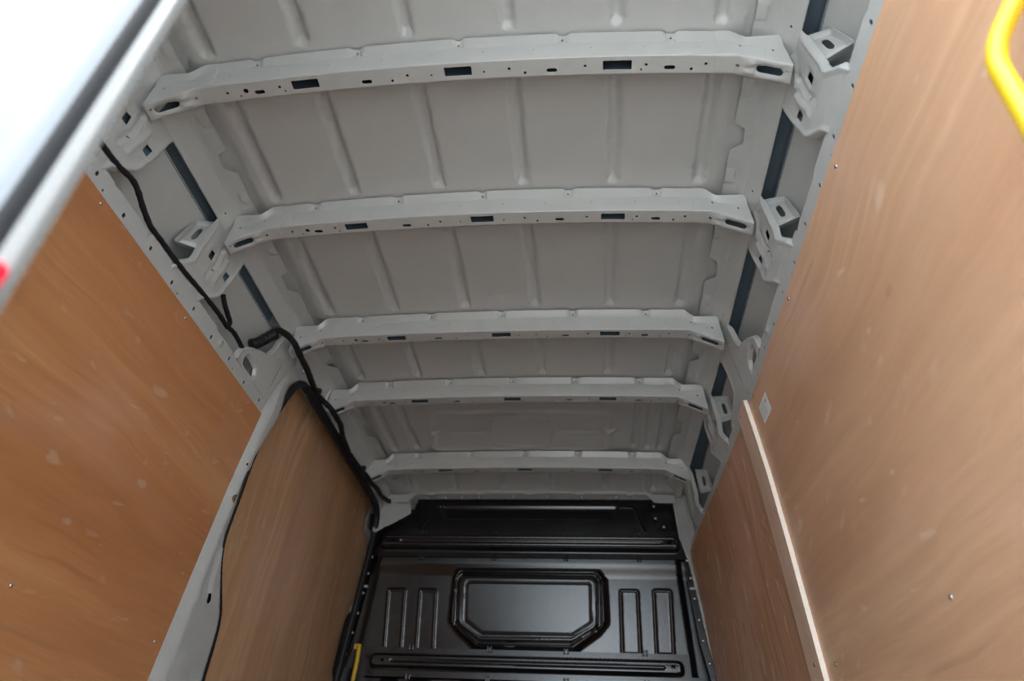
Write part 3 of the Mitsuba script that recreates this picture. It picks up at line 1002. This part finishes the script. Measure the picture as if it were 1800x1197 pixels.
    # the two pressed cross channels
    for zc, hh, xa, xb, lab in ((1.207, .036, -.712, .700, 'upper'), (.686, .030, -.690, .672, 'lower')):
        g = LineString([(xa + .105, zc), (xb - .085, zc)]).buffer(.0075)
        prof = rounded([(xa, zc + hh), (xb, zc + hh), (xb, zc - hh), (xa, zc - hh)], .022)
        st = sbox(xa - .03, zc - hh - .03, xb + .03, zc + hh + .03)
        hole = unary_union([slot(xa + .062, zc, .014, .011), slot(xb - .045, zc + .002, .020, .013)])

        def fb(x, z, prof=prof, g=g, zc=zc, hh=hh):
            a = signed(prof, x, z)
            h = .004 + .030 * sstep(0, .012, a)
            h = h - .006 * sstep(-.0015, .0045, signed(g, x, z))
            h = h - .006 * (1 - sstep(.003, .008, np.abs(np.abs(z - zc) - hh * .55))) * sstep(.012, .03, a)
            return np.stack([x, YB - h - (TILT * (.686 - 1.2) if zc < 1 else 0), z], 1)
        part(BK, 'cross_channel', sheet(st.difference(hole), .0045, fb, t=.0015, ref=(0, 1, .8),
                                        lines=[prof.boundary, prof.buffer(-.004).boundary, prof.buffer(-.008).boundary, prof.buffer(-.012).boundary, g.buffer(.0015).boundary, g.buffer(-.0045).boundary] + [LineString([(xa + .03, zc + k * hh * .55 + o), (xb - .03, zc + k * hh * .55 + o)]) for k in (-1, 1) for o in (-.008, -.003, .003, .008)]), 'black_steel')
        # clip tabs above and below the channel
        for dz in (hh + .030, -hh - .030):
            for x in (-.51, -.16, .177, .515):
                m = rbox(.018, .012, .022, .003, (x - .0, YB - .008, zc + dz))
                yo = TILT * .5 if zc < 1 else .006
                part(BK, 'channel_clip', cat([rbox(.007, .012, .024, .0025, (x - .008, YB - .012 + yo, zc + dz)), rbox(.007, .012, .024, .0025, (x + .008, YB - .012 + yo, zc + dz)), rbox(.016, .008, .020, .002, (x, YB - .006 + yo, zc + dz))]), 'black_steel', smooth=40)
        if lab == 'lower':
            for dz in (hh + .026, -hh - .026):
                for x in np.arange(-.12, .64, .034):
                    if min(abs(x - q) for q in (-.16, .177, .515)) > .02:
                        part(BK, 'rivet', lathe([(0, .0016), (.0022, .0012), (.0032, 0)], (x, YB + TILT * (1.2 - zc - dz) + .014, zc + dz), (0, -1, 0), 8), 'zinc' if False else 'black_steel')
    # row of bolts under the roof rail, and on the shoulders
    bolts = [onp(px, py, 1, YB + .01) for px, py in [(753, 876), (783, 875.5), (812, 876), (842, 874.5), (902, 873.5), (962, 873.5), (1022, 874), (1083, 874.5), (1113, 875), (1149, 891), (1152, 912), (1167, 927), (1166, 882)]]
    for p in bolts:
        part(BK, 'bolt', lathe([(0, .004), (.0035, .004), (.0045, .0030), (.0065, .0018), (.0075, 0)], p + [0, -.006, 0], (0, -1, 0), 12), 'zinc')
    # screwed side flanges
    for side, pts, hz in ((1, [(.727, 1.17), (.741, 1.0), (.760, .79), (.795, .60), (.84, ZF)], 'r'), (-1, [(-.742, 1.20), (-.755, 1.0), (-.777, .79), (-.805, .60), (-.85, ZF)], 'l')):
        pts = np.array(pts)
        zs = np.linspace(pts[0, 1] - .01, ZF, 60)
        xc = np.interp(-zs, -pts[:, 1], pts[:, 0])
        w = .013
        strip = Polygon(list(zip(xc - w, zs)) + list(zip(xc + w, zs))[::-1])

        def ff(x, z):
            return np.stack([x, np.full_like(x, YB - .010) + 0 * z, z], 1)
        part(BK, 'side_flange', sheet(strip, .012, ff, t=.008, ref=(0, 1, .8)), 'black_steel')
        for z in (1.135, 1.055, .965, .875, .79, .70, .60, .5, .4):
            x = np.interp(-z, -pts[:, 1], pts[:, 0])
            part(BK, 'bolt', lathe([(0, .004), (.0035, .004), (.0045, .0030), (.0062, .0018), (.007, 0)], (x, YB - .012, z), (0, -1, 0), 12), 'zinc')
        z = 1.008 if side > 0 else .995
        x = np.interp(-z, -pts[:, 1], pts[:, 0])
        part(BK, 'locating_pin', rbox(.028, .008, .012, .004, (x, YB - .014, z)), 'paint')


bulkhead()
part(BK, 'cab_side_panel', rbox(1.90, .02, 2.2, .004, (0, YB + .24, .46)), 'black_steel', smooth=30)  # unseen panel added behind the bulkhead to keep daylight from leaking in
# right front pillar between bulkhead and plywood
fp = [(.690, 1.43), (.705, 1.24), (.735, 1.13), (.757, .97), (.777, .785), (.805, .62), (.86, ZF)]
fpz = np.array(fp)


def fp_fn(u, z):
    x0 = np.interp(-z, -fpz[:, 1], fpz[:, 0])
    prof = np.array([[0, -.012], [.012, -.016], [.02, -.034], [.034, -.038], [.05, -.06], [.075, -.065]])
    return np.stack([x0 + u * .85, YB + np.interp(u, prof[:, 0], prof[:, 1]), z], 1)


part('wall_right', 'front_pillar', sheet(sbox(0, ZF, .08, 1.43), .010, fp_fn, t=.002, ref=(0, 1, .8), lines=[LineString([(q, ZF), (q, 1.43)]) for q in (.012, .02, .034, .05)]), 'paint')

# ------------------------------------------------------------------ sliding door furniture near the bulkhead
kh = thing('door_pull', 'black plastic pull handle on the sliding door by the bulkhead', 'door handle')
hp_ = [onp(618, 1078, 0, -.835), onp(611, 1100, 0, -.838), onp(603, 1135, 0, -.842), onp(596, 1165, 0, -.846), onp(589, 1190, 0, -.85)]
part(kh, 'grip', tube(spline(hp_, 30), np.interp(np.linspace(0, 1, 30), [0, .1, .9, 1], [.012, .019, .021, .012]), 14), 'black_plastic')
q0, q1 = onp(620, 1070, 0, -.832), onp(622, 1086, 0, -.832)
part(kh, 'end_cap', tube(spline([q0 + [0, 0, .02], q0, q1], 10), [.004, .011, .014, .015, .016, .016, .015, .013, .010, .005], 12), 'paint', label='pale grey end cap')
kl = thing('door_latch', 'black latch block on a pale grey plate at the sliding door corner', 'latch')
lp_ = onp(652, 922, 0, -.80)
plate = Polygon([(-.035, -.06), (.045, -.075), (.06, .02), (.02, .07), (-.02, .06), (-.05, 0)]).buffer(-.01).buffer(.01)
part(kl, 'plate', sheet(plate, .01, lambda u, v: np.stack([0 * u - .80, lp_[1] + u - .03, lp_[2] + v], 1), t=.004), 'paint', label='pale grey plate')
part(kl, 'block', rbox(.02, .05, .075, .006, (-.792, lp_[1] - .015, lp_[2] + .005)), 'black_plastic')
kg = thing('grab_bar', 'thin yellow upright grab bar beside the bulkhead at the sliding door', 'grab handle')
ga = [onp(632, 1133, 1, 3.09), onp(628, 1160, 1, 3.09), onp(620, 1197, 1, 3.09)]
d_ = ga[2] - ga[0]
part(kg, 'bar', tube(spline([ga[0], ga[1], ga[2], ga[2] + d_ * 2.2], 30), .0095, 12), 'yellow_paint')
part(kg, 'mount', rbox(.030, .018, .022, .004, ga[0] + np.array([-.012, .012, -.006])), 'yellow_paint')
screw(kg, ga[0] + np.array([-.016, .002, -.004]), (0, -1, 0), .005)

# yellow grab handle at the right rear
kg = thing('grab_bar', 'bent yellow tubular grab handle on the right plywood board near the rear doors', 'grab handle')
X = .735
a0, a1, a2 = onp(1783, 5, 0, X + .03), onp(1742, 96, 0, X), onp(1805, 205, 0, X)
up = a0 + (a0 - a1) * .55
dn = a2 + (a2 - a1) * 1.6


def fillet(p, r=.03, n=8):
    out = [np.asarray(p[0], float)]
    for a, b, c in zip(p[:-2], p[1:-1], p[2:]):
        u, v = (a - b) / np.linalg.norm(a - b), (c - b) / np.linalg.norm(c - b)
        k = min(r, .45 * np.linalg.norm(a - b), .45 * np.linalg.norm(c - b))
        for t in np.linspace(0, 1, n):
            out.append((1 - t) ** 2 * (b + u * k) + 2 * t * (1 - t) * b + t * t * (b + v * k))
    return np.array(out + [np.asarray(p[-1], float)])


wx = lambda p: np.array([xs(p[2]) - .011, p[1], p[2]])
path = fillet([wx(up + np.array([0, -.01, .03])), up, a1, dn, wx(dn + np.array([0, .02, -.03]))], .035)
part(kg, 'bar', tube(path, .0112, 16), 'yellow_paint')
for e in (path[0], path[-1]):
    part(kg, 'foot', lathe([(0, .006), (.020, .006), (.024, .003), (.024, 0)], e, (-1, 0, 0), 16), 'yellow_paint')

# sticker
kst = thing('label_sticker', 'small white printed sticker on the right plywood beside the jointing strip', 'sticker')
sp4 = [onside(1160 + a / 5.987, 560 + c / 5.987, 1, .0105) for a, c in [(1105, 768), (1176, 950), (1105, 1107), (1042, 935)]]


def stick(lift):
    def fn(u, v):
        c = np.array(sp4) + [-lift, 0, 0]
        return (1 - u)[:, None] * ((1 - v)[:, None] * c[0] + v[:, None] * c[3]) + u[:, None] * ((1 - v)[:, None] * c[1] + v[:, None] * c[2])
    return fn


part(kst, 'paper', sheet(sbox(0, 0, 1, 1), .25, stick(0), t=.0003), 'sticker_white')
part(kst, 'logo', sheet(Polygon([(.26, .15), (.36, .22), (.36, .30), (.27, .27)]), .1, stick(.0004), t=0), 'ink', label='small dark mark')
rng = np.random.default_rng(3)
lines_ = []
for r_ in np.linspace(.36, .90, 11):
    c0 = .12
    while c0 < .86:
        w_ = .03 + .10 * rng.random()
        if c0 + w_ < .92:
            lines_.append(sheet(sbox(c0, r_, c0 + w_, r_ + .018), .2, stick(.0004), t=0))
        c0 += w_ + .025
k_ = part(kst, 'small_print', cat(lines_), 'ink_grey', label='lines of tiny grey print')

# ------------------------------------------------------------------ wiring harness on the left
kw = thing('wiring_harness', 'black taped wiring harness running along the left rail and over the sliding door', 'cable')
c1 = [onside(px, py, -1, o) for px, py, o in [(168, 238, .012), (185, 262, .012), (205, 288, .012), (234, 318, .014), (254, 372, .006), (266, 400, .004), (287, 428, .002), (318, 470, .010), (350, 508, .012), (385, 552, .010), (398, 572, .006),
                                               (412, 586, .002), (420, 600, .0), (427, 616, -.004)]]
part(kw, 'cable', tube(spline(c1, 120), .0068 * (1 + .05 * np.sin(np.arange(120) * 1.3)), 12), 'tape')
c2 = [onside(px, py, -1, -.03) for px, py in [(392, 518), (395, 535), (400, 552), (404, 568), (398, 575)]]
part(kw, 'branch', tube(spline(c2, 40), .0072 * (1 + .08 * np.sin(np.arange(40) * 2.1)), 10), 'tape')
s_ = [onside(px, py, -1, o) for (px, py), o in zip( [(441, 606), (456, 601), (470, 594), (484, 586)], (-.03, -.012, .012, .03))]
ps = spline(s_, 48)
part(kw, 'corrugated_sleeve', tube(ps, .018 * (1 + .06 * np.sin(np.arange(48) * 2.0)), 16), 'black_plastic')
c3 = [(480, 588, .03), (492, 581, .034), (508, 592, .045), (520, 608, .06), (535, 640, .06), (547, 668, .04), (556, 690, .03), (566, 703, .035), (583, 720, .06), (596, 742, .065), (604, 772, .04), (614, 797, .03), (632, 822, .05), (650, 845, .06),
      (662, 858, .05), (672, 873, .035), (690, 886, .03), (706, 894, .06), (722, 898, .10), (738, 902, .14)]
c3 = [onside(px, py, -1, o) for px, py, o in c3]
part(kw, 'cable', tube(spline(c3, 200), .0105 * (1 + .08 * np.sin(np.arange(200) * .9) * np.sin(np.arange(200) * .23)), 12), 'tape')
for px, py in [(561, 687), (688, 881), (640, 822)]:
    p = onside(px, py, -1, .016)
    part(kw, 'clip', rbox(.018, .022, .014, .004, p), 'black_plastic', smooth=40)
p = onside(534, 653, -1, .012)
ks_ = single('stud_bolt', lathe([(0, .014), (.004, .014), (.0042, .004), (.008, .004), (.009, 0)], p, (1, 0, -.2), 12), 'zinc', 'small zinc stud beside the black harness above the sliding door', 'bolt')

# ------------------------------------------------------------------ left rear door, closed, its free edge in front of the lens
DR = 'door_2'
thing(DR, 'white left rear door of the van, very near the lens, with a red reflector on its edge', 'van door', kind='structure')
ex, ey = -.083, .283


def rear_door():
    prof = np.array([[0, .010], [.0005, .004], [.003, .0], [.013, -.001], [.016, .003], [.019, .022], [.036, .024], [.046, .008], [.058, -.005], [.085, -.015], [.15, -.019], [.40, -.020], [.76, -.010]])
    from scipy.interpolate import PchipInterpolator
    pr_ = PchipInterpolator(np.linspace(0, 1, len(prof)), prof)
    tt = np.linspace(0, 1, 110)
    pv = pr_(tt)
    z = np.linspace(ZF - .02, 1.28, 16)
    V = np.array([[ex - q[0] - .045 * (zz_ - .26), ey + q[1], zz_] for zz_ in z for q in pv])
    n = len(pv)

    def strip(a, b_):
        F = []
        for i in range(len(z) - 1):
            for j in range(a, b_):
                k = i * n + j
                F += [(k, k + 1, k + n + 1), (k, k + n + 1, k + n)]
        return trimesh.Trimesh(V, F, process=True)
    cut0 = int(np.argmin(np.abs(pv[:, 0] - .0165)))
    cut1 = int(np.argmin(np.abs(pv[:, 0] - .046)))
    part(DR, 'edge_flange', strip(0, cut0), 'door_edge')
    part(DR, 'gap_seal', strip(cut0, cut1), 'rubber')
    part(DR, 'outer_panel', strip(cut1, n - 1), 'door_white')
    part(DR, 'inner_panel', rbox(.68, .012, 1.84, .003, (ex - .43, ey + .040, .35)), 'black_plastic', smooth=30)
    r0 = onp(0, 478, 1, ey - .012)
    part(DR, 'reflector', rbox(.09, .012, .050, .004, (r0[0] - .045 - .006, ey - .006, r0[2] - .012)), 'red_plastic', smooth=40, label='red reflector')


rear_door()
